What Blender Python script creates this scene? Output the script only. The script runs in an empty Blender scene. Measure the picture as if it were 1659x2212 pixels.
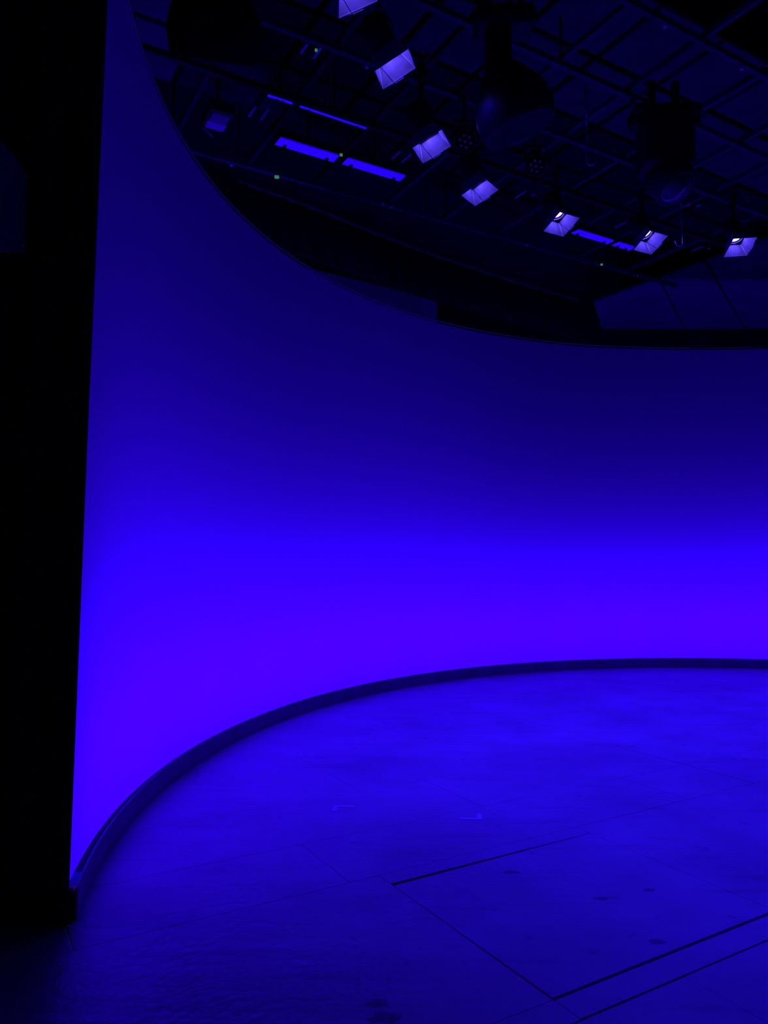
import bpy, math, random
from mathutils import Vector, Matrix

random.seed(7)
C = bpy.context.scene.collection
S = bpy.context.scene
PI = math.pi

# ------------------------------------------------------------------ camera
F_PX, PITCH, ROLL = 1610.743, 0.0697978, -0.0021671
fwd = Vector((0, math.cos(PITCH), math.sin(PITCH)))
rgt = Vector((1, 0, 0))
upv = rgt.cross(fwd)
cr, sr = math.cos(ROLL), math.sin(ROLL)
r2 = rgt * cr + upv * sr
u2 = upv * cr - rgt * sr
cam_d = bpy.data.cameras.new('camera')
cam_d.sensor_fit = 'VERTICAL'
cam_d.sensor_height = 24.0
cam_d.lens = 24.0 * F_PX / 2212.0
cam_d.clip_start = 0.02
cam = bpy.data.objects.new('camera', cam_d)
C.objects.link(cam)
m = Matrix((r2, u2, -fwd)).transposed().to_4x4()
m.translation = Vector((0, 0, 1.5))
cam.matrix_world = m
S.camera = cam

# ------------------------------------------------------------------ world, exposure
w = bpy.data.worlds.new('dark_studio')
w.use_nodes = True
w.node_tree.nodes['Background'].inputs[0].default_value = (0, 0, 0, 1)
w.node_tree.nodes['Background'].inputs[1].default_value = 0.0
S.world = w
S.view_settings.view_transform = 'Standard'
S.view_settings.look = 'None'
S.view_settings.exposure = 0.0
S.view_settings.gamma = 1.0
S.view_settings.use_curve_mapping = False

# ------------------------------------------------------------------ plan geometry
TH = math.radians(30.4)
CT, ST = math.cos(TH), math.sin(TH)
def UV(u, v):                                  # the studio's own floor grid (rotated 30.4 degrees to the view)
    return (u * CT - v * ST, u * ST + v * CT)
CX, CY = 4.3, 4.9                              # centre of the curved backdrop
KP = [6.036238614, 0.187825236, -0.608018503, 0.062261977, 0.229387945, -0.071445653]
TP = [6.040072268, -0.322981224, 0.783147611, -1.000025098, 0.514731175, -0.093284336]
X_END = 1.852                                  # left end of the backdrop
X_FAR = -1.25                                  # right end, out of the frame
Z_TOP = 4.682
def poly(c, x):
    return sum(a * x ** i for i, a in enumerate(c))
def r_kerb(x):
    return poly(KP, max(x, -0.2))
def r_top(x):
    return poly(TP, max(x, -0.232))
def arc(x, r, z):
    return Vector((CX + r * math.cos(x + PI / 2), CY + r * math.sin(x + PI / 2), z))
def r_wall(x, z):
    t = min(1.0, max(0.0, z / Z_TOP))
    return (r_kerb(x) + 0.058) * (1 - t) + max(r_top(x), r_kerb(x) - 0.03) * t

# ------------------------------------------------------------------ lights behind the cloth (row of floor battens)
BATTEN_W = 44.0
NB = 17
for i in range(NB):
    x = X_END - 0.12 - (X_END - X_FAR - 0.2) * i / (NB - 1)
    ld = bpy.data.lights.new('batten_light', 'AREA')
    ld.shape = 'RECTANGLE'
    ld.size, ld.size_y = 1.0, 0.16
    ld.color = (0.026, 0.0, 1.0)
    ld.energy = BATTEN_W
    lo = bpy.data.objects.new('batten_light', ld)
    C.objects.link(lo)
    p = arc(x, r_kerb(x) + 1.0, 0.45)
    q = arc(x, r_kerb(x), 0.95)
    lo.location = p
    lo.rotation_euler = (q - p).to_track_quat('-Z', 'Y').to_euler()
SPOT_W = 120.0
SPOT_COL = (0.015, 0.003, 1.0)

# ------------------------------------------------------------------ materials
def mat(name, col, rough=0.5, metal=0.0, spec=0.5, emit=None, estr=1.0, noise=0.0, nscale=8.0, bump=0.0, bscale=60.0):
    mt = bpy.data.materials.new(name)
    mt.use_nodes = True
    nt = mt.node_tree
    b = nt.nodes['Principled BSDF']
    b.inputs['Base Color'].default_value = (*col, 1)
    b.inputs['Roughness'].default_value = rough
    b.inputs['Metallic'].default_value = metal
    b.inputs['Specular IOR Level'].default_value = spec
    if emit:
        b.inputs['Emission Color'].default_value = (*emit, 1)
        b.inputs['Emission Strength'].default_value = estr
    if noise or bump:
        tc = nt.nodes.new('ShaderNodeTexCoord')
    if noise:
        n = nt.nodes.new('ShaderNodeTexNoise')
        n.inputs['Scale'].default_value = nscale
        n.inputs['Detail'].default_value = 5
        nt.links.new(tc.outputs['Object'], n.inputs['Vector'])
        r = nt.nodes.new('ShaderNodeValToRGB')
        r.color_ramp.elements[0].position = 0.35
        r.color_ramp.elements[1].position = 0.65
        r.color_ramp.elements[0].color = (*[c * (1 - noise) for c in col], 1)
        r.color_ramp.elements[1].color = (*[min(1, c * (1 + noise)) for c in col], 1)
        nt.links.new(n.outputs['Fac'], r.inputs['Fac'])
        nt.links.new(r.outputs['Color'], b.inputs['Base Color'])
    if bump:
        n2 = nt.nodes.new('ShaderNodeTexNoise')
        n2.inputs['Scale'].default_value = bscale
        n2.inputs['Detail'].default_value = 4
        nt.links.new(tc.outputs['Object'], n2.inputs['Vector'])
        bp = nt.nodes.new('ShaderNodeBump')
        bp.inputs['Strength'].default_value = bump
        bp.inputs['Distance'].default_value = 0.01
        nt.links.new(n2.outputs['Fac'], bp.inputs['Height'])
        nt.links.new(bp.outputs['Normal'], b.inputs['Normal'])
    return mt

M = {}
M['black'] = mat('black_paint', (0.012, 0.012, 0.014), 0.6, spec=0.3, noise=0.3)
M['matte'] = mat('matte_black', (0.006, 0.006, 0.007), 0.95, spec=0.05, noise=0.3)
M['drape'] = mat('black_serge', (0.03, 0.03, 0.03), 1.0, spec=0.0, noise=0.3, nscale=20)
M['wallblack'] = mat('black_wall_paint', (0.012, 0.012, 0.013), 0.95, spec=0.05, noise=0.3, nscale=2)
M['wallbounce'] = mat('grey_bounce_wall', (0.3, 0.3, 0.3), 0.9, spec=0.1, noise=0.1, nscale=2)  # grey on the unseen front and right walls, added to bounce light back
M['track'] = mat('track_steel', (0.22, 0.22, 0.23), 0.25, metal=1.0)
M['satin'] = mat('satin_black', (0.007, 0.007, 0.008), 0.5, spec=0.2)
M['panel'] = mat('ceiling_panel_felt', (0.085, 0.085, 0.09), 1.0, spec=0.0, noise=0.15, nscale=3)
M['soffit'] = mat('soffit_felt', (0.075, 0.075, 0.08), 1.0, spec=0.0, noise=0.15, nscale=2)
M['beam'] = mat('grid_steel', (0.065, 0.065, 0.07), 0.6, spec=0.3, noise=0.3)
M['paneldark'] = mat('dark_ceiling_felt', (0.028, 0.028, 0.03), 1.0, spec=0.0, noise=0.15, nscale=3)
M['edge'] = mat('pale_edge_highlight', (0.75, 0.75, 0.78), 0.4)  # pale colour so lamp edges show as bright highlight lines
M['zinc'] = mat('bright_zinc', (0.8, 0.8, 0.82), 0.25, metal=0.5)
M['stain'] = mat('dark_floor_stain', (0.17, 0.17, 0.18), 0.6, noise=0.4, nscale=60)
M['pipe'] = mat('dark_pipe', (0.06, 0.06, 0.065), 0.45, noise=0.2)
M['shiny'] = mat('zinc_steel', (0.6, 0.6, 0.62), 0.3, metal=0.6, noise=0.1)
M['flap'] = mat('flap_paint', (0.30, 0.30, 0.31), 0.6, spec=0.25, noise=0.12, nscale=20)
M['lens'] = mat('lit_lens', (0.5, 0.5, 0.6), 0.3, emit=(0.10, 0.055, 1.0), estr=46.0)
M['diff'] = mat('strip_diffuser', (0.6, 0.6, 0.6), 0.5, emit=(0.018, 0.0, 1.0), estr=0.95)
M['diffdim'] = mat('strip_lip', (0.4, 0.4, 0.4), 0.5, emit=(0.018, 0.0, 1.0), estr=0.42)
M['flood_hi'] = mat('flood_reflector', (0.05, 0.05, 0.05), 0.5, emit=(0.03, 0.0, 1.0), estr=0.24)
M['flood_lo'] = mat('flood_reflector_dim', (0.05, 0.05, 0.05), 0.5, emit=(0.03, 0.0, 1.0), estr=0.07)
M['glass'] = mat('dark_lens_glass', (0.03, 0.03, 0.04), 0.12, spec=0.8)
M['led'] = mat('led_lens', (0.7, 0.7, 0.75), 0.25)
M['kerb'] = mat('kerb_paint', (0.36, 0.36, 0.38), 0.6, spec=0.3, noise=0.15, nscale=6)
M['kerbtop'] = mat('kerb_edge_highlight', (0.3, 0.28, 0.28), 0.6)
M['greentape'] = mat('green_tape', (0.05, 0.8, 0.4), 0.6, noise=0.2)
M['redtape'] = mat('magenta_tape', (0.9, 0.02, 0.3), 0.6, noise=0.2)
M['greenled'] = mat('green_indicator', (0.05, 0.5, 0.1), 0.5, emit=(0.04, 0.22, 0.06), estr=0.9)
M['white'] = mat('white_clip', (0.75, 0.75, 0.8), 0.4)
M['flat'] = mat('grey_flat', (0.22, 0.22, 0.22), 0.9, spec=0.1, noise=0.3, nscale=1.5)
M['speaker'] = mat('speaker_vinyl', (0.05, 0.05, 0.055), 0.5)
M['grille'] = mat('speaker_grille', (0.07, 0.07, 0.075), 0.5, bump=0.4, bscale=300)
M['ftape'] = mat('pale_floor_tape', (0.8, 0.8, 0.82), 0.6)

def cloth_mat():
    mt = bpy.data.materials.new('backdrop_cloth')
    mt.use_nodes = True
    nt = mt.node_tree
    for n in list(nt.nodes):
        nt.nodes.remove(n)
    o = nt.nodes.new('ShaderNodeOutputMaterial')
    tr = nt.nodes.new('ShaderNodeBsdfTranslucent')
    df = nt.nodes.new('ShaderNodeBsdfDiffuse')
    mx = nt.nodes.new('ShaderNodeMixShader')
    tr.inputs['Color'].default_value = (0.75, 0.75, 0.78, 1)
    df.inputs['Color'].default_value = (0.5, 0.5, 0.5, 1)
    mx.inputs['Fac'].default_value = 0.4
    nt.links.new(tr.outputs[0], mx.inputs[1])
    nt.links.new(df.outputs[0], mx.inputs[2])
    nt.links.new(mx.outputs[0], o.inputs['Surface'])
    return mt
M['cloth'] = cloth_mat()

def floor_mat():
    mt = bpy.data.materials.new('painted_stage_boards')
    mt.use_nodes = True
    nt = mt.node_tree
    N, L = nt.nodes, nt.links
    b = N['Principled BSDF']
    geo = N.new('ShaderNodeNewGeometry')
    mp = N.new('ShaderNodeMapping')
    mp.inputs['Rotation'].default_value = (0, 0, -TH)
    L.new(geo.outputs['Position'], mp.inputs['Vector'])
    def noise(scale, detail, vec=None, rough=0.55):
        n = N.new('ShaderNodeTexNoise')
        n.inputs['Scale'].default_value = scale
        n.inputs['Detail'].default_value = detail
        n.inputs['Roughness'].default_value = rough
        L.new((vec or mp).outputs['Vector'], n.inputs['Vector'])
        return n
    def ramp(src, p0, c0, p1, c1):
        r = N.new('ShaderNodeValToRGB')
        r.color_ramp.elements[0].position = p0
        r.color_ramp.elements[1].position = p1
        r.color_ramp.elements[0].color = (c0, c0, c0, 1)
        r.color_ramp.elements[1].color = (c1, c1, c1, 1)
        L.new(src, r.inputs['Fac'])
        return r
    big = ramp(noise(1.1, 6).outputs['Fac'], 0.34, 0.33, 0.66, 0.52)
    scuff_map = N.new('ShaderNodeMapping')
    scuff_map.inputs['Rotation'].default_value = (0, 0, 0.35)
    scuff_map.inputs['Scale'].default_value = (0.35, 2.4, 1)
    L.new(geo.outputs['Position'], scuff_map.inputs['Vector'])
    scuff = ramp(noise(3.2, 8, scuff_map, 0.65).outputs['Fac'], 0.55, 1.0, 0.70, 0.66)
    spots = ramp(noise(7.0, 3).outputs['Fac'], 0.66, 1.0, 0.74, 0.6)
    m1 = N.new('ShaderNodeMixRGB'); m1.blend_type = 'MULTIPLY'; m1.inputs[0].default_value = 1
    L.new(big.outputs[0], m1.inputs[1]); L.new(scuff.outputs[0], m1.inputs[2])
    m2 = N.new('ShaderNodeMixRGB'); m2.blend_type = 'MULTIPLY'; m2.inputs[0].default_value = 1
    L.new(m1.outputs[0], m2.inputs[1]); L.new(spots.outputs[0], m2.inputs[2])
    L.new(m2.outputs[0], b.inputs['Base Color'])
    rr = ramp(noise(2.5, 6).outputs['Fac'], 0.3, 0.28, 0.7, 0.42)
    L.new(rr.outputs[0], b.inputs['Roughness'])
    b.inputs['Specular IOR Level'].default_value = 0.5
    bp = N.new('ShaderNodeBump')
    bp.inputs['Strength'].default_value = 0.45
    bp.inputs['Distance'].default_value = 0.01
    add = N.new('ShaderNodeMath'); add.operation = 'ADD'
    L.new(noise(26.0, 6).outputs['Fac'], add.inputs[0])
    L.new(noise(4.0, 4, scuff_map).outputs['Fac'], add.inputs[1])
    L.new(add.outputs[0], bp.inputs['Height'])
    L.new(bp.outputs['Normal'], b.inputs['Normal'])
    return mt
M['floor'] = floor_mat()

# ------------------------------------------------------------------ mesh helpers
class MB:
    def __init__(self):
        self.v, self.f, self.sm = [], [], []
    def add(self, vs, fs, smooth=False):
        o = len(self.v)
        self.v += [tuple(x) for x in vs]
        self.f += [tuple(i + o for i in f) for f in fs]
        self.sm += [smooth] * len(fs)
        return self
    def hexa(self, b, t):
        return self.add(list(b) + list(t), [(3, 2, 1, 0), (4, 5, 6, 7), (0, 1, 5, 4), (1, 2, 6, 5), (2, 3, 7, 6), (3, 0, 4, 7)])
    def box(self, c, s, R=None):
        hx, hy, hz = s[0] / 2, s[1] / 2, s[2] / 2
        P = [Vector(p) for p in ((-hx, -hy, -hz), (hx, -hy, -hz), (hx, hy, -hz), (-hx, hy, -hz), (-hx, -hy, hz), (hx, -hy, hz), (hx, hy, hz), (-hx, hy, hz))]
        if R is not None:
            P = [R @ p for p in P]
        P = [p + Vector(c) for p in P]
        return self.hexa(P[:4], P[4:])
    def bbox(self, c, s, b=0.01):                 # box with chamfered edges all round
        x, y, z = s[0] / 2, s[1] / 2, s[2] / 2
        pts, idx = [], {}
        for sx in (-1, 1):
            for sy in (-1, 1):
                for sz in (-1, 1):
                    for k in range(3):
                        p = [sx * (x - b), sy * (y - b), sz * (z - b)]
                        p[k] = (sx * x, sy * y, sz * z)[k]
                        idx[(sx, sy, sz, k)] = len(pts)
                        pts.append(Vector(p) + Vector(c))
        fs = []
        for k in range(3):
            a, d = (k + 1) % 3, (k + 2) % 3
            for s1 in (-1, 1):
                q = []
                for (sa, sd) in ((-1, -1), (1, -1), (1, 1), (-1, 1)):
                    t = [0, 0, 0]; t[k] = s1; t[a] = sa; t[d] = sd
                    q.append(idx[(*t, k)])
                fs.append(q if s1 > 0 else q[::-1])
        for k in range(3):
            a, d = (k + 1) % 3, (k + 2) % 3
            for sa in (-1, 1):
                for sd in (-1, 1):
                    t1 = [0, 0, 0]; t1[k] = -1; t1[a] = sa; t1[d] = sd
                    t2 = list(t1); t2[k] = 1
                    q = [idx[(*t1, a)], idx[(*t2, a)], idx[(*t2, d)], idx[(*t1, d)]]
                    fs.append(q if sa * sd < 0 else q[::-1])
        for sx in (-1, 1):
            for sy in (-1, 1):
                for sz in (-1, 1):
                    q = [idx[(sx, sy, sz, k)] for k in range(3)]
                    fs.append(q if sx * sy * sz > 0 else q[::-1])
        return self.add(pts, fs)
    def tube(self, pts, r, n=10, cap=True):
        pts = [Vector(p) for p in pts]
        rings = []
        t0 = (pts[1] - pts[0]).normalized()
        up = Vector((0, 0, 1)) if abs(t0.z) < 0.9 else Vector((1, 0, 0))
        a = t0.cross(up).normalized()
        vs = []
        for i, p in enumerate(pts):
            t = (pts[min(i + 1, len(pts) - 1)] - pts[max(i - 1, 0)]).normalized()
            a = (a - t * a.dot(t)).normalized()
            b = t.cross(a)
            rr = r[i] if isinstance(r, (list, tuple)) else r
            for k in range(n):
                an = 2 * PI * k / n
                vs.append(p + a * math.cos(an) * rr + b * math.sin(an) * rr)
        fs = []
        for i in range(len(pts) - 1):
            for k in range(n):
                k2 = (k + 1) % n
                fs.append((i * n + k, i * n + k2, (i + 1) * n + k2, (i + 1) * n + k))
        self.add(vs, fs, True)
        if cap:
            e = (len(pts) - 1) * n
            o = len(self.v) - len(vs)
            self.f.append(tuple(o + k for k in range(n))[::-1]); self.sm.append(False)
            self.f.append(tuple(o + e + k for k in range(n))); self.sm.append(False)
        return self
    def lathe(self, prof, n=24, R=None, T=(0, 0, 0), smooth=True, caps=True):     # prof: (r, z) along local z
        vs, fs = [], []
        for r, z in prof:
            for k in range(n):
                an = 2 * PI * k / n
                p = Vector((r * math.cos(an), r * math.sin(an), z))
                if R is not None:
                    p = R @ p
                vs.append(p + Vector(T))
        for i in range(len(prof) - 1):
            for k in range(n):
                k2 = (k + 1) % n
                fs.append((i * n + k, i * n + k2, (i + 1) * n + k2, (i + 1) * n + k))
        self.add(vs, fs, smooth)
        o = len(self.v) - len(vs)
        if caps and prof[0][0] > 1e-6:
            self.f.append(tuple(o + k for k in range(n))[::-1]); self.sm.append(False)
        if caps and prof[-1][0] > 1e-6:
            e = (len(prof) - 1) * n
            self.f.append(tuple(o + e + k for k in range(n))); self.sm.append(False)
        return self
    def slab(self, poly2, z0, z1):                # polygon in xy, counter-clockwise
        n = len(poly2)
        vs = [(x, y, z0) for x, y in poly2] + [(x, y, z1) for x, y in poly2]
        fs = [tuple(range(n))[::-1], tuple(range(n, 2 * n))] + [(i, (i + 1) % n, n + (i + 1) % n, n + i) for i in range(n)]
        return self.add(vs, fs)
    def plate(self, quad, th, nrm):               # thin plate from a polygon, thickened along nrm
        n = len(quad)
        a = [Vector(q) for q in quad]
        b = [q + Vector(nrm) * th for q in a]
        fs = [tuple(range(n))[::-1], tuple(range(n, 2 * n))] + [(i, (i + 1) % n, n + (i + 1) % n, n + i) for i in range(n)]
        return self.add(a + b, fs)
    def mesh(self, name, mt):
        me = bpy.data.meshes.new(name)
        me.from_pydata(self.v, [], self.f)
        me.polygons.foreach_set('use_smooth', self.sm)
        me.materials.append(M[mt])
        me.update()
        return me
    def build(self, name, mt, parent=None):
        o = bpy.data.objects.new(name, self.mesh(name, mt))
        C.objects.link(o)
        if parent is not None:
            o.parent = parent
        return o

def tag(o, label=None, cat=None, group=None, kind=None):
    if label: o['label'] = label
    if cat: o['category'] = cat
    if group: o['group'] = group
    if kind: o['kind'] = kind
    return o
def thing(name, label, cat, loc=(0, 0, 0), group=None):
    o = bpy.data.objects.new(name, None)
    C.objects.link(o)
    o.location = loc
    return tag(o, label, cat, group)
def inst(name, me, parent=None, loc=(0, 0, 0)):
    o = bpy.data.objects.new(name, me)
    C.objects.link(o)
    o.location = loc
    if parent is not None: o.parent = parent
    return o
def grid_arm(x, y, z, inv=None, org=None):      # short horizontal bar from a fixture's drop pipe to the nearest grid beam
    u, v = x * CT + y * ST, -x * ST + y * CT
    vb = min(A_V, key=lambda q: abs(q - v))
    a, b = Vector((x, y, z)), Vector((*UV(u, vb), z))
    d = (b - a)
    if d.length < 0.03: b = a + Vector((-ST, CT, 0)) * 0.05; d = b - a
    b = b + d.normalized() * 0.02; a = a - d.normalized() * 0.03
    if org is not None: a, b = a - org, b - org
    if inv is not None: a, b = inv @ a, inv @ b
    return MB().tube([a, b], 0.016, 8)
A_V = [0.52, 1.28, 2.04, 2.80, 3.56, 4.32, 5.08, 5.84, 7.10]
def copy_tree(o, parent=None):
    c = o.copy()
    C.objects.link(c)
    if parent is not None: c.parent = parent
    for ch in list(o.children): copy_tree(ch, c)
    return c

# ------------------------------------------------------------------ room shell
X0, X1, Y0, Y1, ZC = -4.6, 12.6, -3.6, 13.4, 6.5
fl = MB().box(((X0 + X1) / 2, (Y0 + Y1) / 2, -0.10), (X1 - X0, Y1 - Y0, 0.16)).build('floor', 'wallblack')
tag(fl, kind='structure')
ce = MB().box(((X0 + X1) / 2, (Y0 + Y1) / 2, ZC + 0.05), (X1 - X0, Y1 - Y0, 0.1)).build('ceiling', 'wallblack')
tag(ce, kind='structure')
for nm, c, s in (('wall_back', ((X0 + X1) / 2, Y1 + 0.05, ZC / 2), (X1 - X0, 0.1, ZC)), ('wall_front', ((X0 + X1) / 2, Y0 - 0.05, ZC / 2), (X1 - X0, 0.1, ZC)),
                 ('wall_left', (X0 - 0.05, (Y0 + Y1) / 2, ZC / 2), (0.1, Y1 - Y0, ZC)), ('wall_right', (X1 + 0.05, (Y0 + Y1) / 2, ZC / 2), (0.1, Y1 - Y0, ZC))):
    tag(MB().box(c, s).build(nm, 'wallbounce' if nm in ('wall_front', 'wall_right') else 'wallblack'), kind='structure')

# floor boards: rows across the studio grid, each sheet its own piece; the hatch sits in the second row
def board(poly_uv, dz=0.0):
    pts = [UV(u, v) for u, v in poly_uv]
    b = MB()
    n = len(pts)
    cx = sum(p[0] for p in pts) / n; cy = sum(p[1] for p in pts) / n
    def ins(p, d):
        vx, vy = cx - p[0], cy - p[1]; l = math.hypot(vx, vy)
        return (p[0] + vx / l * d, p[1] + vy / l * d)
    z1 = dz
    low = [(x, y, -0.02) for x, y in pts]
    mid = [(x, y, z1 - 0.002) for x, y in pts]
    top = [(*ins(p, 0.003), z1) for p in pts]
    vs = low + mid + top
    fs = [tuple(range(2 * n, 3 * n)), tuple(range(n))[::-1]]
    for k in range(2):
        for i in range(n):
            j = (i + 1) % n
            fs.append((k * n + i, k * n + j, (k + 1) * n + j, (k + 1) * n + i))
    b.add(vs, fs)
    return b.build('floor_board', 'floor', fl)
def inside(u, v, pad=0.0):
    x, y = UV(u, v)
    return X0 + pad < x < X1 - pad and Y0 + pad < y < Y1 - pad
G = 0.0006
def clip_room(poly_uv):                          # keep boards inside the shell
    P = [UV(u, v) for u, v in poly_uv]
    for ax, lim, sgn in ((0, X0, 1), (0, X1, -1), (1, Y0, 1), (1, Y1, -1)):
        out = []
        for i in range(len(P)):
            a, b = P[i], P[(i + 1) % len(P)]
            da, db = (a[ax] - lim) * sgn, (b[ax] - lim) * sgn
            if da >= 0: out.append(a)
            if da * db < 0:
                t = da / (da - db)
                out.append((a[0] + (b[0] - a[0]) * t, a[1] + (b[1] - a[1]) * t))
        P = out
        if len(P) < 3: return None
    return [(x * CT + y * ST, -x * ST + y * CT) for x, y in P]
def rect(u0, u1, v0, v1, g=(G, G, G, G), dz=0.0):
    pl = clip_room([(u0 + g[0], v0 + g[2]), (u1 - g[1], v0 + g[2]), (u1 - g[1], v1 - g[3]), (u0 + g[0], v1 - g[3])])
    if pl: board(pl, dz)
rows = [-8.98, -7.76, -6.54, -5.32, -4.10, -2.88, -1.66, -0.44, 0.78]
joints = {0.78: [-3.4, -0.96, 1.48, 3.92, 6.36], 1.89: []}
def fill_row(v0, v1, js, g=(G, G, G, G), dz=0.0, wide=None):
    us = [-7.0] + js + [18.0]
    for a, b in zip(us[:-1], us[1:]):
        h = list(g)
        if a == wide: h[0] = 0.0045
        if b == wide: h[1] = 0.0045
        rect(a, b, v0, v1, h, dz)
for i, v0 in enumerate(rows[:-1]):
    off = (i % 2) * 1.22
    fill_row(v0, rows[i + 1], [off - 6.1 + 2.44 * k for k in range(10)])
rect(-7, -3.4, 0.78, 1.89); rect(-3.4, -0.96, 0.78, 1.89); rect(-0.96, 1.83, 0.78, 1.89)
for a_, b_ in ((1.83, 2.37), (2.37, 4.3), (4.3, 6.74), (6.74, 9.2), (9.2, 18)):
    rect(a_, b_, 0.78, 1.89, (G, G, G, 0.004))
rect(-7, -1.4, 1.89, 2.02); rect(-1.4, 1.86, 1.89, 2.02)
for a_, b_ in ((1.86, 4.3), (4.3, 6.74), (6.74, 18)):
    rect(a_, b_, 1.89, 2.02, (G, G, 0.004, 0.005))
# hatch row
rect(-7, -3.0, 2.02, 3.22); rect(-3.0, -0.58, 2.02, 3.22); rect(-0.58, 1.857, 2.02, 3.22)
board([(1.866, 2.029), (3.148, 2.031), (3.149, 3.108), (1.859, 3.086)])          # the hatch lid, a little out of square
rect(1.857, 3.15, 3.11, 3.22)
rect(3.15, 4.30, 2.02, 3.22, (G, G, 0.006, G)); rect(4.30, 6.74, 2.02, 3.22); rect(6.74, 9.18, 2.02, 3.22); rect(9.18, 18, 2.02, 3.22)
fill_row(3.22, 3.78, [-4.4, -1.96, 0.48, 1.70, 4.14, 4.82, 7.3, 9.7], (0.0012, 0.0012, 0.0007, 0.0007), wide=4.82)
fill_row(3.78, 4.44, [-4.4, -1.96, 0.48, 2.92, 4.82, 7.3, 9.7], (0.0012, 0.0012, 0.0007, 0.0007), wide=4.82)
vr = 4.44
i = 0
while vr < 14.5:
    fill_row(vr, vr + 1.22, [-4.9 + (i % 2) * 1.22 + 2.44 * k for k in range(9)])
    vr += 1.22; i += 1

# ------------------------------------------------------------------ curved backdrop
def samples(a, b, n):
    return [a + (b - a) * i / n for i in range(n + 1)]
xs = samples(X_END, X_FAR, 150)
cyc = thing('cyclorama', 'tall curved cloth backdrop glowing blue from the floor up', 'backdrop', arc(X_END, r_kerb(X_END), 0))
off = -cyc.location
def addoff(b):
    b.v = [tuple(Vector(v) + off) for v in b.v]
    return b
zs = [0.015, 0.3, 0.7, 1.2, 1.8, 2.6, 3.4, 4.1, Z_TOP]
b = MB()
vs = [arc(x, r_wall(x, z), z) for x in xs for z in zs]
nz = len(zs)
b.add(vs, [(i * nz + k, i * nz + k + 1, (i + 1) * nz + k + 1, (i + 1) * nz + k) for i in range(len(xs) - 1) for k in range(nz - 1)], True)
addoff(b).build('cloth', 'cloth', cyc)
b = MB().tube([arc(x, r_wall(x, Z_TOP) + 0.004, Z_TOP + 0.035) for x in xs[::2]], 0.011, 8)
tr_ = addoff(b).build('curtain_track', 'track', cyc)
tr_['label'] = 'dark curved steel track along the top hem'
b = MB().tube([arc(X_END, r_wall(X_END, z) , z) for z in samples(0.02, Z_TOP, 12)], 0.012, 8)
addoff(b).build('edge_batten', 'black', cyc)

kerb = thing('curved_kerb', 'low black kerb curving along the foot of the blue backdrop', 'kerb', arc(X_END, r_kerb(X_END), 0))
def ring(x_list, r0, r1, z0, z1):
    b = MB()
    vs = []
    for x in x_list:
        rk = r_kerb(x)
        vs += [arc(x, rk + r0, z0), arc(x, rk + r1, z0), arc(x, rk + r1, z1), arc(x, rk + r0, z1)]
    n = len(x_list)
    fs = []
    for i in range(n - 1):
        for k in range(4):
            k2 = (k + 1) % 4
            fs.append((i * 4 + k, i * 4 + k2, (i + 1) * 4 + k2, (i + 1) * 4 + k))
    fs += [(0, 1, 2, 3)[::-1], tuple(range(4 * n - 4, 4 * n))]
    b.add(vs, fs)
    return addoff(b)
ring(xs, 0.0, 0.010, 0.001, 0.130).build('front_board', 'kerb', kerb)
ring(xs, 0.010, 0.052, 0.001, 0.112).build('core_board', 'black', kerb)
e = ring(xs, 0.0, 0.0028, 0.1302, 0.1325).build('top_edge', 'kerbtop', kerb)  # separate strip added as the highlight along the kerb's top edge
e['label'] = 'thin strip along the kerb top, modelled as its bright highlight line'
ex = MB()
e0 = arc(X_END, r_kerb(X_END), 0)
ec = Matrix.Rotation(X_END, 3, 'Z')
b = MB().box(arc(X_END + 0.003, r_kerb(X_END) + 0.027, 0.064), (0.012, 0.060, 0.128), Matrix.Rotation(X_END + PI / 2, 3, 'Z'))
addoff(b).build('end_cap', 'matte', kerb)['label'] = 'square black end of the kerb'
t1 = ring(samples(X_END - 0.012, X_END - 0.036, 3), 0.016, 0.050, 0.1122, 0.1142).build('tape_patch', 'greentape', kerb)
t1['label'] = 'patch of green tape on top of the kerb'
t2 = ring(samples(X_END - 0.002, X_END - 0.011, 2), 0.016, 0.050, 0.1122, 0.1142).build('tape_patch', 'redtape', kerb)
t2['label'] = 'patch of magenta tape on the kerb end'

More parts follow.
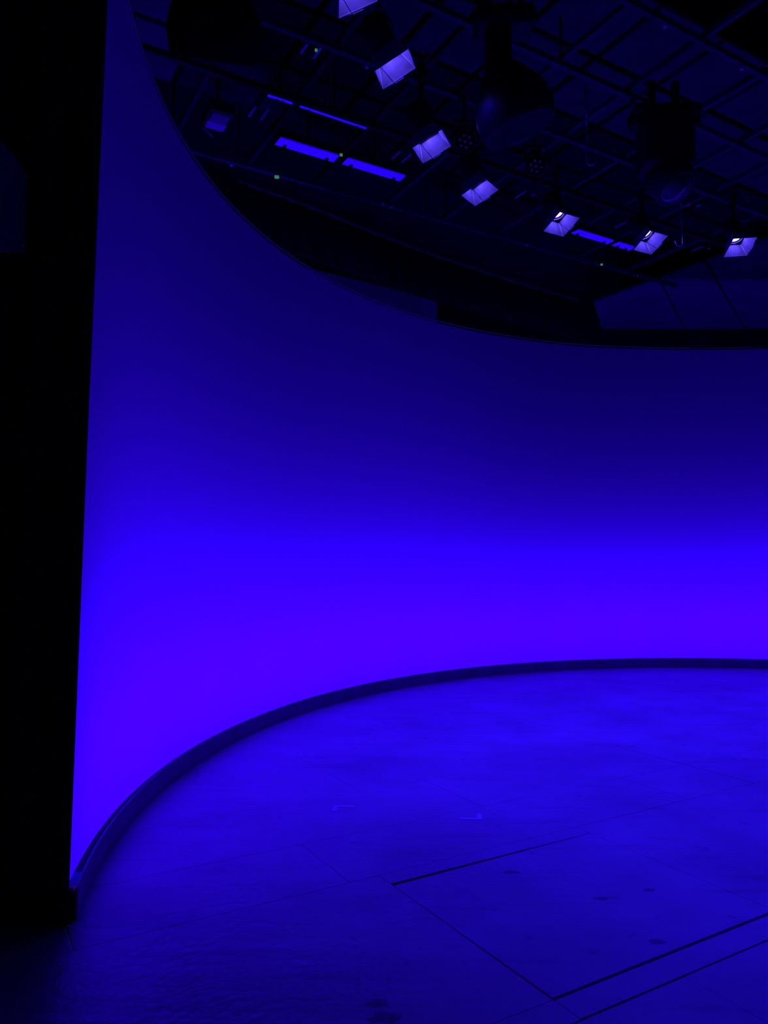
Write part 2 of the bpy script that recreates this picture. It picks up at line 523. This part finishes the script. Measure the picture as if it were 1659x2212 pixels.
# ------------------------------------------------------------------ black masking at the left
def curtain(name, p0, p1, z0, z1, label, lean=0.0, amp=0.03, folds=14, cat='curtain', mt='drape', hem=True):
    p0, p1 = Vector((*p0, 0)), Vector((*p1, 0))
    d = (p1 - p0); nrm = Vector((-d.y, d.x, 0)).normalized()
    n = folds * 8
    root = thing(name, label, cat, (p0.x, p0.y, z0))
    vs = []
    rows_ = 6
    for j in range(rows_ + 1):
        z = z0 + (z1 - z0) * j / rows_
        for i in range(n + 1):
            t = i / n
            ph = t * folds * 2 * PI
            a = amp * min(1.0, t * folds * 0.7) * (0.7 + 0.3 * math.sin(ph * 0.37 + 1)) * (1 - 0.35 * j / rows_)
            p = p0.lerp(p1, t) + nrm * (a * math.sin(ph + 0.4 * math.sin(ph * 0.21)))
            q = Vector((p.x + lean * (z - z0), p.y, z)) - root.location
            vs.append(q)
    k = n + 1
    vs2 = [v + nrm * 0.006 for v in vs]
    fs = [(j * k + i, j * k + i + 1, (j + 1) * k + i + 1, (j + 1) * k + i) for j in range(rows_) for i in range(n)]
    N0 = len(vs)
    fs2 = [tuple(N0 + q for q in f[::-1]) for f in fs]
    side = []
    for j in range(rows_):
        side.append((j * k, (j + 1) * k, N0 + (j + 1) * k, N0 + j * k))
        side.append((j * k + n, N0 + j * k + n, N0 + (j + 1) * k + n, (j + 1) * k + n))
    MB().add(vs + vs2, fs + fs2 + side, True).build('cloth', mt, root)
    MB().tube([p0 + Vector((lean * (z1 - z0), 0, z1 + 0.025)) - root.location, p1 + Vector((0, 0, z1 + 0.025)) - root.location], 0.025, 10).build('pipe', 'black', root)
    return root
curtain('masking_curtain', (-1.320, 3.215), (-4.5, 3.35), -0.012, 5.5, 'black floor-length curtain hanging at the left edge of the studio', lean=0.0148)

# loudspeaker in front of the curtain
sp = thing('loudspeaker', 'small dark loudspeaker hanging before the black curtain at left', 'speaker', (-1.70, 2.94, 2.74))
prof = [(-0.11, -0.02), (0.11, 0.07), (0.11, 0.405), (0.06, 0.428), (-0.11, 0.43)]          # side outline in y, z
b = MB()
n = len(prof)
vs = [(-0.19, y, z) for y, z in prof] + [(0.19, y, z) for y, z in prof]
b.add(vs, [tuple(range(n))[::-1], tuple(range(n, 2 * n))] + [(i, (i + 1) % n, n + (i + 1) % n, n + i) for i in range(n)])
b.build('cabinet', 'speaker', sp)
MB().bbox((0.0, -0.116, 0.20), (0.34, 0.012, 0.38), 0.004).build('grille', 'grille', sp)
MB().bbox((0.1915, -0.01, 0.16), (0.006, 0.12, 0.16), 0.003).build('side_plate', 'speaker', sp)
for y, z in ((0.10, 0.395), (0.095, 0.095)):
    MB().lathe([(0.006, 0), (0.006, 0.003), (0.004, 0.005), (0, 0.005)], 10, Matrix.Rotation(PI / 2, 3, 'Y'), (0.190, y, z)).build('screw', 'zinc', sp)
MB().tube([(0, 0, 0.42), (0, 0, ZC - 2.74)], 0.02, 10).build('drop_pipe', 'black', sp)

# ------------------------------------------------------------------ ceiling: panels, grid
PZ = 6.05
NU, NV = 0.795, 0.76
pw, ph_ = 0.735, 0.70
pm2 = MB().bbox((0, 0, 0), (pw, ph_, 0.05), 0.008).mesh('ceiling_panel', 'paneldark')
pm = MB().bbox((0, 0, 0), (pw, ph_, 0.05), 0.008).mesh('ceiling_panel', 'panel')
missing = []
for iu in range(-4, 12):
    for iv in range(-6, 4):
        u = 4.88 + NU * (iu + 0.5) ; v = 4.55 + NV * (iv + 0.5)
        u -= NU * 5
        x, y = UV(u, v)
        if not (X0 + 0.6 < x < X1 - 0.6 and Y0 + 0.6 < y < Y1 - 0.6) or v > 7.2: continue
        if (round(u, 2), round(v, 2)) in missing: continue
        if 5.0 < u < 6.6 and 2.9 < v < 3.7: continue      # open bay in the ceiling
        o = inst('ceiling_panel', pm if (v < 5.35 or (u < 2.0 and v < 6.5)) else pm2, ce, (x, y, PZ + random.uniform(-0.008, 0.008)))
        o.rotation_euler = (0, 0, TH + random.uniform(-0.004, 0.004))

GZ = 5.6
grid = thing('lighting_grid', 'dark steel lighting grid crossing under the ceiling panels', 'grid', (*UV(4.24, 4.32), GZ))
gl = grid.location
def gv(u, v, z): return Vector((*UV(u, v), z)) - gl
A_V = [0.52, 1.28, 2.04, 2.80, 3.56, 4.32, 5.08, 5.84, 7.10]
B_U = [-1.4, -0.6, 0.2, 1.0, 1.78, 2.57, 3.33, 4.24, 5.03, 5.83, 6.62, 7.245, 8.2]
def beam(p, q, wd=0.042, ht=0.05):
    d = (q - p); L_ = d.length; ang = math.atan2(d.y, d.x)
    return MB().box((p + q) / 2, (L_, wd, ht), Matrix.Rotation(ang, 3, 'Z'))
for v in A_V:
    beam(gv(-1.6, v, GZ), gv(8.6 if v < 7 else 9.2, v, GZ)).build('beam', 'beam' if 3 < v < 5.2 or v > 7 else 'black', grid)
for u in B_U:
    beam(gv(u, 0.4, GZ + 0.055), gv(u, 6.38 if abs(u - 6.62) < 0.01 else 7.2, GZ + 0.055)).build('beam', 'beam' if u > 4 else 'black', grid)
for u, v in ((-1.4, 0.52), (8.2, 0.52), (8.2, 7.1), (-1.4, 7.1), (4.24, 4.32), (1.78, 7.1), (5.03, 7.1)):
    MB().tube([gv(u, v, GZ + 0.05), gv(u, v, ZC)], 0.012, 8).build('hanger_rod', 'black', grid)
for u, v0, v1 in ((2.26, 6.10, 6.28), (2.372, 6.08, 6.28), (2.323, 5.138, 5.262), (2.436, 5.126, 5.268), (3.76, 6.07, 6.242), (3.88, 6.057, 6.245),
                  (5.375, 6.058, 6.245), (5.498, 6.045, 6.10), (6.914, 6.014, 6.203), (8.32, 5.995, 6.173), (8.446, 5.993, 6.026),
                    (5.72, 3.36, 3.47), (7.19, 5.34, 5.40), (7.31, 5.29, 5.35)):
    q0, q1 = gv(u, v0, GZ - 0.005), gv(u, v1, GZ - 0.005)
    o = MB().box((q0 + q1) / 2, ((q1 - q0).length, 0.020, 0.012), Matrix.Rotation(math.atan2((q1 - q0).y, (q1 - q0).x), 3, 'Z')).build('hanger_strap', 'zinc', grid)
    o['label'] = 'short bright metal strap under the grid'
for u, v, mt, s in ((2.381, 7.122, 'white', 0.03), (2.871, 7.109, 'greenled', 0.045), (3.263, 6.39, 'greenled', 0.03), (4.133, 7.05, 'white', 0.03), (4.251, 7.069, 'white', 0.035),
                    (6.277, 7.073, 'white', 0.03), (2.399, 5.137, 'greenled', 0.02), (7.579, 7.04, 'greenled', 0.03), (4.573, 3.565, 'white', 0.03), (5.523, 3.572, 'white', 0.03),
                    (2.841, 5.108, 'white', 0.03), (8.32, 7.07, 'white', 0.03)):
    o = MB().bbox(gv(u, v, GZ - 0.032), (s, s * 0.8, 0.022), 0.003).build('clip', mt, grid)
    if mt == 'greenled': o['label'] = 'tiny green indicator clip'

# lower felt soffit at the far right, three panels on the ceiling
sof = [((3.389, 11.747), (4.061, 10.772), (5.409, 13.13), (3.917, 13.126)), ((4.081, 10.745), (4.486, 10.163), (6.486, 13.13), (5.429, 13.13)), ((4.51, 10.13), (4.998, 9.421), (7.6, 13.13), (6.51, 13.13)),
       ((5.02, 9.39), (5.6, 8.6), (8.8, 13.13), (7.62, 13.13))]
for q in sof:
    MB().slab(q[::1], 5.70, 5.74).build('soffit_panel', 'soffit', ce)
for q in sof:
    x = sum(p[0] for p in q) / 4; y = sum(p[1] for p in q) / 4
    MB().tube([(x, y, 5.73), (x, y, ZC)], 0.012, 8).build('hanger_rod', 'black', ce)

# pipe and short border behind the backdrop
pp = [(-1.55, 7.72, 5.6), (-0.88, 8.27, 5.6), (-0.06, 9.03, 5.6), (0.56, 9.57, 5.6), (1.83, 10.54, 5.6), (3.0, 11.35, 5.6)]
bd = thing('border_curtain', 'short black border curtain on a pipe behind the top of the backdrop', 'curtain', (pp[0][0], pp[0][1], 5.0))
bo = Vector(bd.location)
MB().tube([Vector(p) - bo for p in pp], 0.022, 10).build('pipe', 'pipe', bd)
b = MB()
vs = []
fine = []
for i in range(len(pp) - 1):
    for k in range(24):
        fine.append(Vector(pp[i]).lerp(Vector(pp[i + 1]), k / 24))
for i, p in enumerate(fine):
    q = p + Vector((0.6, -0.75, 0)).normalized() * 0.015 * math.sin(i * 0.9)
    vs += [Vector((q.x, q.y, 4.97)) - bo, Vector((q.x, q.y, 5.58)) - bo]
nn = len(vs)
vs += [v + Vector((-0.004, 0.005, 0)) for v in vs]
fs = []
for i in range(len(fine) - 1):
    fs.append((2 * i, 2 * i + 2, 2 * i + 3, 2 * i + 1))
    fs.append((nn + 2 * i + 1, nn + 2 * i + 3, nn + 2 * i + 2, nn + 2 * i))
    fs.append((2 * i, nn + 2 * i, nn + 2 * i + 2, 2 * i + 2))
b.add(vs, fs, True)
b.build('cloth', 'matte', bd)
for p in (pp[0], pp[3], pp[5]):
    MB().tube([Vector(p) - bo, Vector((p[0], p[1], ZC)) - bo], 0.008, 6).build('hanger_rod', 'black', bd)

# grey flat standing behind the backdrop
fa, fb = Vector((-2.2, 9.0, 0)), Vector((0.80, 11.05, 0))
fr = thing('scenery_flat', 'grey scenery flat standing behind the backdrop, catching a blue glow', 'flat', (fa + fb) / 2)
d = (fb - fa); ang = math.atan2(d.y, d.x); Rz = Matrix.Rotation(ang, 3, 'Z')
MB().box(Vector((0, 0, 2.75)), (d.length, 0.04, 5.46), Rz).build('panel', 'flat', fr)
for t in (-0.42, 0, 0.42):
    MB().box(Rz @ Vector((d.length * t, 0.05, 2.75)), (0.07, 0.05, 5.4), Rz).build('stiffener', 'black', fr)
MB().box(Rz @ Vector((0, 0.15, 0.04)), (d.length, 0.5, 0.06), Rz).build('foot', 'black', fr)

# ------------------------------------------------------------------ strip lights
def strip(u0, u1, v0, v1, label, z=GZ, tail=0.0):
    c = UV((u0 + u1) / 2, (v0 + v1) / 2)
    o = thing('strip_light', label, 'light', (*c, z), 'linear strip lights in the grid')
    o.rotation_euler = (0, 0, TH)
    L_, W_ = u1 - u0, v1 - v0
    t = 0.006
    b = MB().box((0, 0, 0.075), (L_, W_, t))
    b.box((0, -W_ / 2 + t / 2, 0.04), (L_, t, 0.08)).box((0, W_ / 2 - t / 2, 0.04), (L_, t, 0.08))
    b.build('housing', 'black', o)
    MB().bbox((0, W_ * 0.12, 0.008), (L_ - 0.02, W_ * 0.70, 0.012), 0.003).build('diffuser', 'diff', o)
    lp = MB().bbox((0, -W_ * 0.36, 0.014), (L_ - 0.02, W_ * 0.18, 0.010), 0.003).build('side_lens', 'diffdim', o)
    lp['label'] = 'dimmer side strip of the diffuser'
    for s in (-1, 1):
        MB().box((s * (L_ / 2 - 0.003), 0, 0.04), (0.006, W_, 0.085)).build('end_cap', 'black', o)
        MB().box((s * (L_ / 2 - 0.10), W_ * 0.34, -0.004), (0.03, W_ * 0.35, 0.02)).build('bracket', 'black', o)
    MB().tube([(0, 0, 0.075), (0, 0, 0.45)], 0.01, 6).build('hanger_rod', 'black', o)
    return o
strip(2.635, 3.295, 6.44, 6.615, 'blue strip light beside a green clip, the left one of the brightest pair')
strip(3.365, 4.08, 6.435, 6.60, 'blue strip light ending nearest the tall lamps, right one of the brightest pair')
strip(2.29, 2.545, 5.885, 5.94, 'short thin blue strip light above the brightest pair, left piece')
strip(2.597, 3.30, 5.895, 5.94, 'long thin tapering blue strip light above the brightest pair, right piece')
strip(6.56, 7.22, 6.45, 6.60, 'blue strip light seen between two flapped spotlights at right, longer piece')
strip(7.27, 7.62, 6.45, 6.60, 'short blue strip light half hidden behind a flapped spotlight at right')

fo = thing('floodlight', 'small dim two-tone floodlight near the top of the blue backdrop at left', 'light', (*UV(2.06, 6.57), GZ))
fo.rotation_euler = (0, 0, TH)
MB().box((0, 0.0, 0.10), (0.22, 0.30, 0.10)).build('housing', 'black', fo)
MB().bbox((0, -0.05, 0.035), (0.16, 0.13, 0.02), 0.004).build('upper_reflector', 'flood_lo', fo)
MB().bbox((0, 0.065, 0.025), (0.17, 0.10, 0.02), 0.004).build('lower_reflector', 'flood_hi', fo)
MB().tube([(-0.10, 0.16, 0.03), (-0.02, 0.20, 0.02), (0.02, 0.215, 0.0)], 0.004, 6).build('wire', 'shiny', fo)
MB().tube([(0, 0, 0.15), (0, 0, 0.45)], 0.012, 6).build('hanger_rod', 'black', fo)

# ------------------------------------------------------------------ spotlights with barn doors
A0, BX, BY, DD = 0.087, 0.131, 0.136, 0.141
def make_spot():
    root = thing('spotlight', 'x', 'light')
    # housing hangs along +z of the lamp (beam goes down -z)
    hb = MB().lathe([(0.0, 0.036), (0.074, 0.036), (0.076, 0.0), (0.088, 0.0), (0.088, 0.05), (0.098, 0.06), (0.098, 0.20), (0.085, 0.235), (0.05, 0.25)], 24)
    hb.build('housing', 'black', root)
    MB().lathe([(0.0, -0.001), (0.045, 0.001), (0.068, 0.008), (0.068, 0.012), (0.0, 0.012)], 24, None, (0, 0, 0.014)).build('lens', 'lens', root)
    MB().lathe([(0.0735, 0.001), (0.0735, -0.002), (0.079, -0.002), (0.079, 0.001), (0.0735, 0.001)], 24, caps=False).build('lens_rim', 'edge', root)
    fr_ = MB()
    for s in (-1, 1):
        fr_.box((s * 0.087, 0, -0.004), (0.010, 0.18, 0.010)).box((0, s * 0.087, -0.004), (0.164, 0.010, 0.010))
    fr_.build('door_frame', 'black', root)
    # doors: +y main door with a folding ear, others plain
    def tz(a, bo, t):
        return a + (bo - a) * t
    def door(ax, s, hw0, hw1, out0, out1, ear=None):
        # ax 0: door on x side, 1: on y side
        def P(lat, out, z):
            return Vector((lat, s * out, z)) if ax == 1 else Vector((s * out, lat, z))
        z0, z1 = -0.010, -DD
        nrm = Vector((0, s, 0.35)).normalized() if ax == 1 else Vector((s, 0, 0.35)).normalized()
        if ear is None:
            q = [P(-hw0, out0, z0), P(hw0, out0, z0), P(hw1, out1, z1), P(-hw1, out1, z1)]
            dd = MB().plate(q, 0.0025, nrm).build('barn_door', 'flap', root)
        else:
            k = -hw0 * 0.95
            g_ = 0.004
            dn = 0.012
            mid = hw1 * 0.28
            q = [P(k, out0, z0), P(hw0, out0, z0), P(hw1, out1, z1), P(mid, out1, z1), P(mid - 0.004, out1 + 0.005, z1 - dn), P(-hw1 * 0.30, out1 + 0.005, z1 - dn)]
            dd = MB().plate(q, 0.0025, nrm).build('barn_door', 'flap', root)
            q = [P(k - g_, out0, z0), P(-hw1 * 0.30 - g_ * 1.6, out1 + 0.003, z1 - 0.008), P(-hw1, out1, z1)]
            MB().plate(q, 0.0025, nrm).build('ear', 'flap', dd)
        MB().tube([P(-hw0, out0, z0), P(-hw1, out1, z1), P(hw1, out1, z1), P(hw0, out0, z0)], 0.0022, 5).build('flap_highlight', 'edge', dd)  # thin pale wire standing in for light caught along the flap edge
        MB().tube([P(-hw0, out0, z0), P(hw0, out0, z0)], 0.004, 6).build('hinge', 'black', root)
    door(1, 1, A0 - 0.004, BX, A0, BY, ear=1)
    door(1, -1, A0 - 0.004, BX, A0, BY)
    door(0, 1, A0 - 0.004, BY, A0, BX)
    door(0, -1, A0 - 0.004, BY, A0, BX)
    return root
SPOTS = [  # position, rotation matrix, label
    ((-0.202, 4.193, 5.0), ((0.9082, -0.0682, -0.4129), (-0.0085, 0.9834, -0.1811), (0.4184, 0.1680, 0.8926)), 'spotlight with pale flaps cut by the top edge, nearest of the row'),
    ((0.022, 4.886, 5.013), ((0.8707, 0.2056, -0.4468), (-0.2585, 0.9641, -0.0603), (0.4184, 0.1680, 0.8926)), 'spotlight with large lit flap and two thin bright flap edges, second from the top'),
    ((0.341, 5.785, 4.975), ((0.8619, 0.3534, -0.3637), (-0.3455, 0.9342, 0.0889), (0.3712, 0.0490, 0.9273)), 'spotlight with lit flaps just left of a seven-lens round lamp'),
    ((0.854, 6.697, 5.061), ((0.7710, 0.5697, -0.2845), (-0.5501, 0.8209, 0.1533), (0.3209, 0.0383, 0.9463)), 'spotlight with lit flaps hanging just below a seven-lens round lamp'),
    ((1.790, 7.436, 5.086), ((0.4613, 0.8620, -0.2102), (-0.8017, 0.5065, 0.3175), (0.3801, 0.0220, 0.9247)), 'spotlight with brightest visible lens, left of the far blue strip light'),
    ((2.855, 7.893, 5.084), ((0.4214, 0.8761, -0.2343), (-0.7829, 0.4819, 0.3935), (0.4577, 0.0176, 0.8890)), 'spotlight with lit flaps between the far blue strip light and a hanging hook'),
    ((3.969, 8.154, 5.149), ((0.0095, 0.9947, -0.1022), (-0.9170, 0.0494, 0.3959), (0.3988, 0.0899, 0.9126)), 'spotlight with lit flaps alone at the far right end of the row')]
proto = make_spot()
for k, (pos, R, lab) in enumerate(SPOTS):
    o = proto if k == 0 else copy_tree(proto)
    o['label'] = lab
    o['group'] = 'spotlights with barn doors'
    Rm = Matrix(R)
    o.location = pos
    o.rotation_mode = 'QUATERNION'
    o.rotation_quaternion = Rm.to_quaternion()
    Rn = Rm.to_quaternion().to_matrix()
    inv = Rn.inverted()
    # yoke and drop pipe are upright: build them per lamp in its own frame
    pv = Vector(pos)
    side = Rn @ Vector((0.118, 0, 0.12)); side2 = Rn @ Vector((-0.118, 0, 0.12))
    topz = Rn @ Vector((0, 0, 0.12)) + Vector((0, 0, 0.22))
    yk = MB().tube([inv @ side, inv @ (side + (topz - side) * 0.75 * 1.0 + Vector((side.x, side.y, 0)) * 0.0), inv @ topz, inv @ (side2 + (topz - side2) * 0.75), inv @ side2], 0.008, 6)
    yk.build('yoke', 'black', o)
    MB().tube([inv @ topz, inv @ (topz + Vector((0, 0, GZ - 0.041 - pos[2] - topz.z)))], 0.014, 8).build('drop_pipe', 'black', o)
    MB().box(inv @ (topz + Vector((0, 0, GZ - 0.075 - pos[2] - topz.z))), (0.06, 0.05, 0.06), inv).build('clamp', 'black', o)
    tp = pv + topz
    grid_arm(tp.x, tp.y, GZ - 0.041, inv, pv).build('grid_arm', 'black', o)
    ld = bpy.data.lights.new('spot_beam', 'SPOT')
    ld.energy = SPOT_W
    ld.color = SPOT_COL
    ld.spot_size = math.radians(86)
    ld.spot_blend = 0.9
    ld.shadow_soft_size = 0.05
    lo = bpy.data.objects.new('spot_beam', ld)
    C.objects.link(lo)
    lo.parent = o
    lo.location = (0, 0, -0.035)

# ------------------------------------------------------------------ round seven-lens lamps
def make_par(pos, aim, label):
    o = thing('par_can', label, 'light', pos, 'round seven-lens lamps')
    z = -Vector(aim).normalized()
    R = z.to_track_quat('Z', 'Y').to_matrix()
    MB().lathe([(0.0, 0.012), (0.086, 0.010), (0.088, 0.0), (0.092, 0.01), (0.092, 0.20), (0.07, 0.25), (0.03, 0.26)], 24, R).build('housing', 'black', o)
    MB().lathe([(0.088, -0.004), (0.092, -0.004), (0.092, 0.004), (0.088, 0.004), (0.088, -0.004)], 32, R, caps=False).build('rim', 'beam', o)
    MB().lathe([(0.0, 0.0), (0.086, 0.0), (0.086, 0.006)], 24, R).build('face_plate', 'matte', o)
    for k in range(7):
        a = k * PI / 3 + 0.3
        c = Vector((0.048 * math.cos(a), 0.048 * math.sin(a), -0.001)) if k < 6 else Vector((0, 0, -0.001))
        MB().lathe([(0.0, -0.010), (0.008, -0.008), (0.013, 0.0)], 10, R, R @ c).build('lens', 'led', o)
    h = Vector((0, 0, GZ - 0.041 - pos[2]))
    c = R @ Vector((0, 0, 0.13))
    MB().tube([c + Vector((-0.105, 0, 0)), c + Vector((-0.105, 0, 0.15)), c + Vector((0.105, 0, 0.15)), c + Vector((0.105, 0, 0))], 0.009, 6).build('yoke', 'black', o)
    MB().tube([c + Vector((0, 0, 0.15)), Vector((c.x, c.y, h.z))], 0.014, 8).build('drop_pipe', 'black', o)
    grid_arm(pos[0] + c.x, pos[1] + c.y, GZ - 0.041, None, Vector(pos)).build('grid_arm', 'black', o)
    return o
make_par((0.700, 6.129, 5.10), (-0.03, -0.72, -0.68), 'round black lamp with seven small lenses beside the third flapped spotlight')
make_par((1.385, 6.525, 5.10), (-0.10, -0.72, -0.68), 'round black lamp with seven small lenses below the big dark fixture')

# ------------------------------------------------------------------ large dark fixtures
def make_head(pos, axis, label, sc=1.0, mt='black', glass='glass'):
    o = thing('moving_light', label, 'light', pos, 'large dark moving lights')
    R = (-Vector(axis).normalized()).to_track_quat('Z', 'Y').to_matrix()
    s = sc
    MB().lathe([(0.24 * s, -0.20 * s), (0.27 * s, -0.19 * s), (0.29 * s, -0.06 * s), (0.27 * s, 0.04 * s), (0.20 * s, 0.16 * s), (0.12 * s, 0.27 * s), (0.09 * s, 0.34 * s), (0.05 * s, 0.35 * s)], 28, R).build('head', 'satin' if mt == 'black' else mt, o)
    MB().lathe([(0.0, -0.185 * s), (0.14 * s, -0.180 * s), (0.23 * s, -0.165 * s), (0.235 * s, -0.20 * s)], 28, R).build('lens', glass, o)
    top = GZ - 0.055 - pos[2]
    grid_arm(pos[0], pos[1], GZ - 0.041, None, Vector(pos)).build('grid_arm', 'black', o)
    n0 = R @ Vector((0, 0, 0.30 * s))
    MB().bbox((n0.x, n0.y, (n0.z - 0.06 + top - 0.22) / 2), (0.18, 0.15, top - 0.22 - n0.z + 0.06), 0.02).build('neck', mt, o)
    MB().bbox((n0.x * 0.5, n0.y * 0.5, top - 0.16), (0.42, 0.26, 0.15), 0.03).build('base', mt, o)
    for sx in (-1, 1):
        MB().box((n0.x * 0.5 + sx * 0.12, n0.y * 0.5, top - 0.045), (0.05, 0.06, 0.10)).build('clamp', mt, o)
    MB().tube([R @ Vector((0.272 * s, 0, -0.02)), R @ Vector((0.30 * s, 0, -0.02))], 0.03, 10).build('knob', mt, o)
    return o
make_head((0.92, 5.12, 4.78), (0.33, 0.10, -0.94), 'large dark fixture with a flared shade high at upper centre', 0.98)

def make_box_head(pos, label):
    o = thing('moving_light', label, 'light', pos, 'large dark moving lights')
    top = GZ - 0.055 - pos[2]
    grid_arm(pos[0], pos[1], GZ - 0.041, None, Vector(pos)).build('grid_arm', 'black', o)
    Rv = Matrix.Rotation(-0.35, 3, 'Z')
    MB().bbox((0, 0, 0.10), (0.40, 0.34, 0.46), 0.04).build('body', 'black', o)
    MB().bbox((0, 0, 0.38), (0.56, 0.24, 0.09), 0.02).build('top_yoke', 'black', o)
    for s in (-1, 1):
        MB().bbox((s * 0.245, 0, 0.33), (0.07, 0.16, 0.16), 0.02).build('knuckle', 'black', o)
        MB().box((s * 0.10, 0, (0.42 + top) / 2), (0.05, 0.06, top - 0.42)).build('clamp', 'black', o)
    R = Vector((-0.25, 0.45, 0.9)).normalized().to_track_quat('Z', 'Y').to_matrix()
    MB().lathe([(0.15, -0.16), (0.175, -0.15), (0.19, 0.0), (0.16, 0.12), (0.0, 0.14)], 28, R, (0.02, 0, -0.16)).build('head', 'black', o)
    MB().lathe([(0.0, -0.215), (0.06, -0.205), (0.12, -0.175), (0.15, -0.15)], 28, R, (0.02, 0, -0.16)).build('lens', 'glass', o)
    MB().lathe([(0.0, 0), (0.025, 0.0), (0.035, 0.004), (0.035, 0.02)], 14, Matrix.Rotation(PI / 2, 3, 'X'), (-0.15, -0.17, -0.10)).build('knob', 'pipe', o)
    return o
make_box_head((2.36, 6.02, 4.88), 'large dark box-shaped fixture with a domed lens below at right')
make_head((-1.06, 4.50, 4.93), (-0.15, 0.55, -0.80), 'large black fixture against the ceiling at upper left', 1.05, 'matte', 'matte')

# ------------------------------------------------------------------ hooks
def make_hook(u, v, zb, label, h=0.30, rad=0.04, turn=0.0):
    x, y = UV(u, v)
    o = thing('hook', label, 'hook', (x, y, zb), 'hanging steel hooks')
    o.rotation_euler = (0, 0, turn)
    pts = [(0, 0, h + rad), (0, 0, h * 0.6 + rad), (-0.008, 0, rad + 0.06)]
    for k in range(13):
        a = PI + PI * 1.12 * k / 12
        pts.append((rad + rad * math.cos(a) - 0.008, 0, rad + rad * math.sin(a)))
    pts.append((2 * rad - 0.004, 0, rad + 0.012))
    pts = [(p[0] - rad, p[1], p[2]) for p in pts]
    MB().tube(pts, 0.0055, 8).build('shank', 'zinc', o)
    MB().lathe([(0.0, -0.010), (0.010, 0), (0.0, 0.010)], 8, None, (rad - 0.004, 0, rad + 0.016)).build('tip', 'shiny', o)
    z = h + rad + 0.02
    k = 0
    while zb + z < GZ - 0.055:
        rot = Matrix.Rotation(PI / 2, 3, 'X') if k % 2 == 0 else Matrix.Rotation(PI / 2, 3, 'Y')
        lp = [rot @ Vector((0.009 * math.cos(t * PI / 4), (0.02 if True else 0) * math.sin(t * PI / 4), 0)) + Vector((-rad, 0, z)) for t in range(9)]
        MB().tube(lp, 0.003, 5, False).build('chain_link', 'zinc' if k < 5 else 'black', o)
        z += 0.032; k += 1
    return o
make_hook(4.566, 4.32, 4.834, 'steel hook hanging on a chain left of the dark box-shaped fixture', 0.27)
make_hook(6.63, 5.08, 4.876, 'steel hook hanging between the two rightmost flapped spotlights', 0.37, 0.036, PI)

# ------------------------------------------------------------------ marks on the floor
def lmark(p, ang, label):
    o = thing('floor_mark', label, 'tape', (p[0], p[1], 0.0005), 'tape marks on the floor')
    R = Matrix.Rotation(ang, 3, 'Z')
    MB().box(R @ Vector((0.05, 0, 0.0008)), (0.13, 0.03, 0.001), R).build('strip', 'ftape', o)
    MB().box(R @ Vector((0.10, 0.055, 0.0008)), (0.03, 0.08, 0.001), R).build('strip', 'ftape', o)
    return o
lmark((-0.20, 4.74), PI - 0.10, 'small pale corner mark of tape on the floor, the left one')
lmark((0.46, 4.52), -0.08, 'small pale corner mark of tape on the floor, right one nearer the hatch')

for k, (cx_, cy_, rx, ry, lab) in enumerate(((1.08, 3.08, 0.030, 0.018, 1), (-0.03, 2.66, 0.045, 0.025, 2), (0.0, 2.585, 0.05, 0.03, 3), (0.97, 3.46, 0.035, 0.018, 4), (1.22, 3.55, 0.03, 0.015, 5), (0.62, 3.75, 0.04, 0.02, 6))):
    pts = []
    for i in range(11):
        a = 2 * PI * i / 11
        q = 1 + random.uniform(-0.3, 0.3)
        pts.append((cx_ + rx * q * math.cos(a), cy_ + ry * q * math.sin(a)))
    MB().slab(pts, -0.001, 0.0006).build('stain', 'stain', fl)
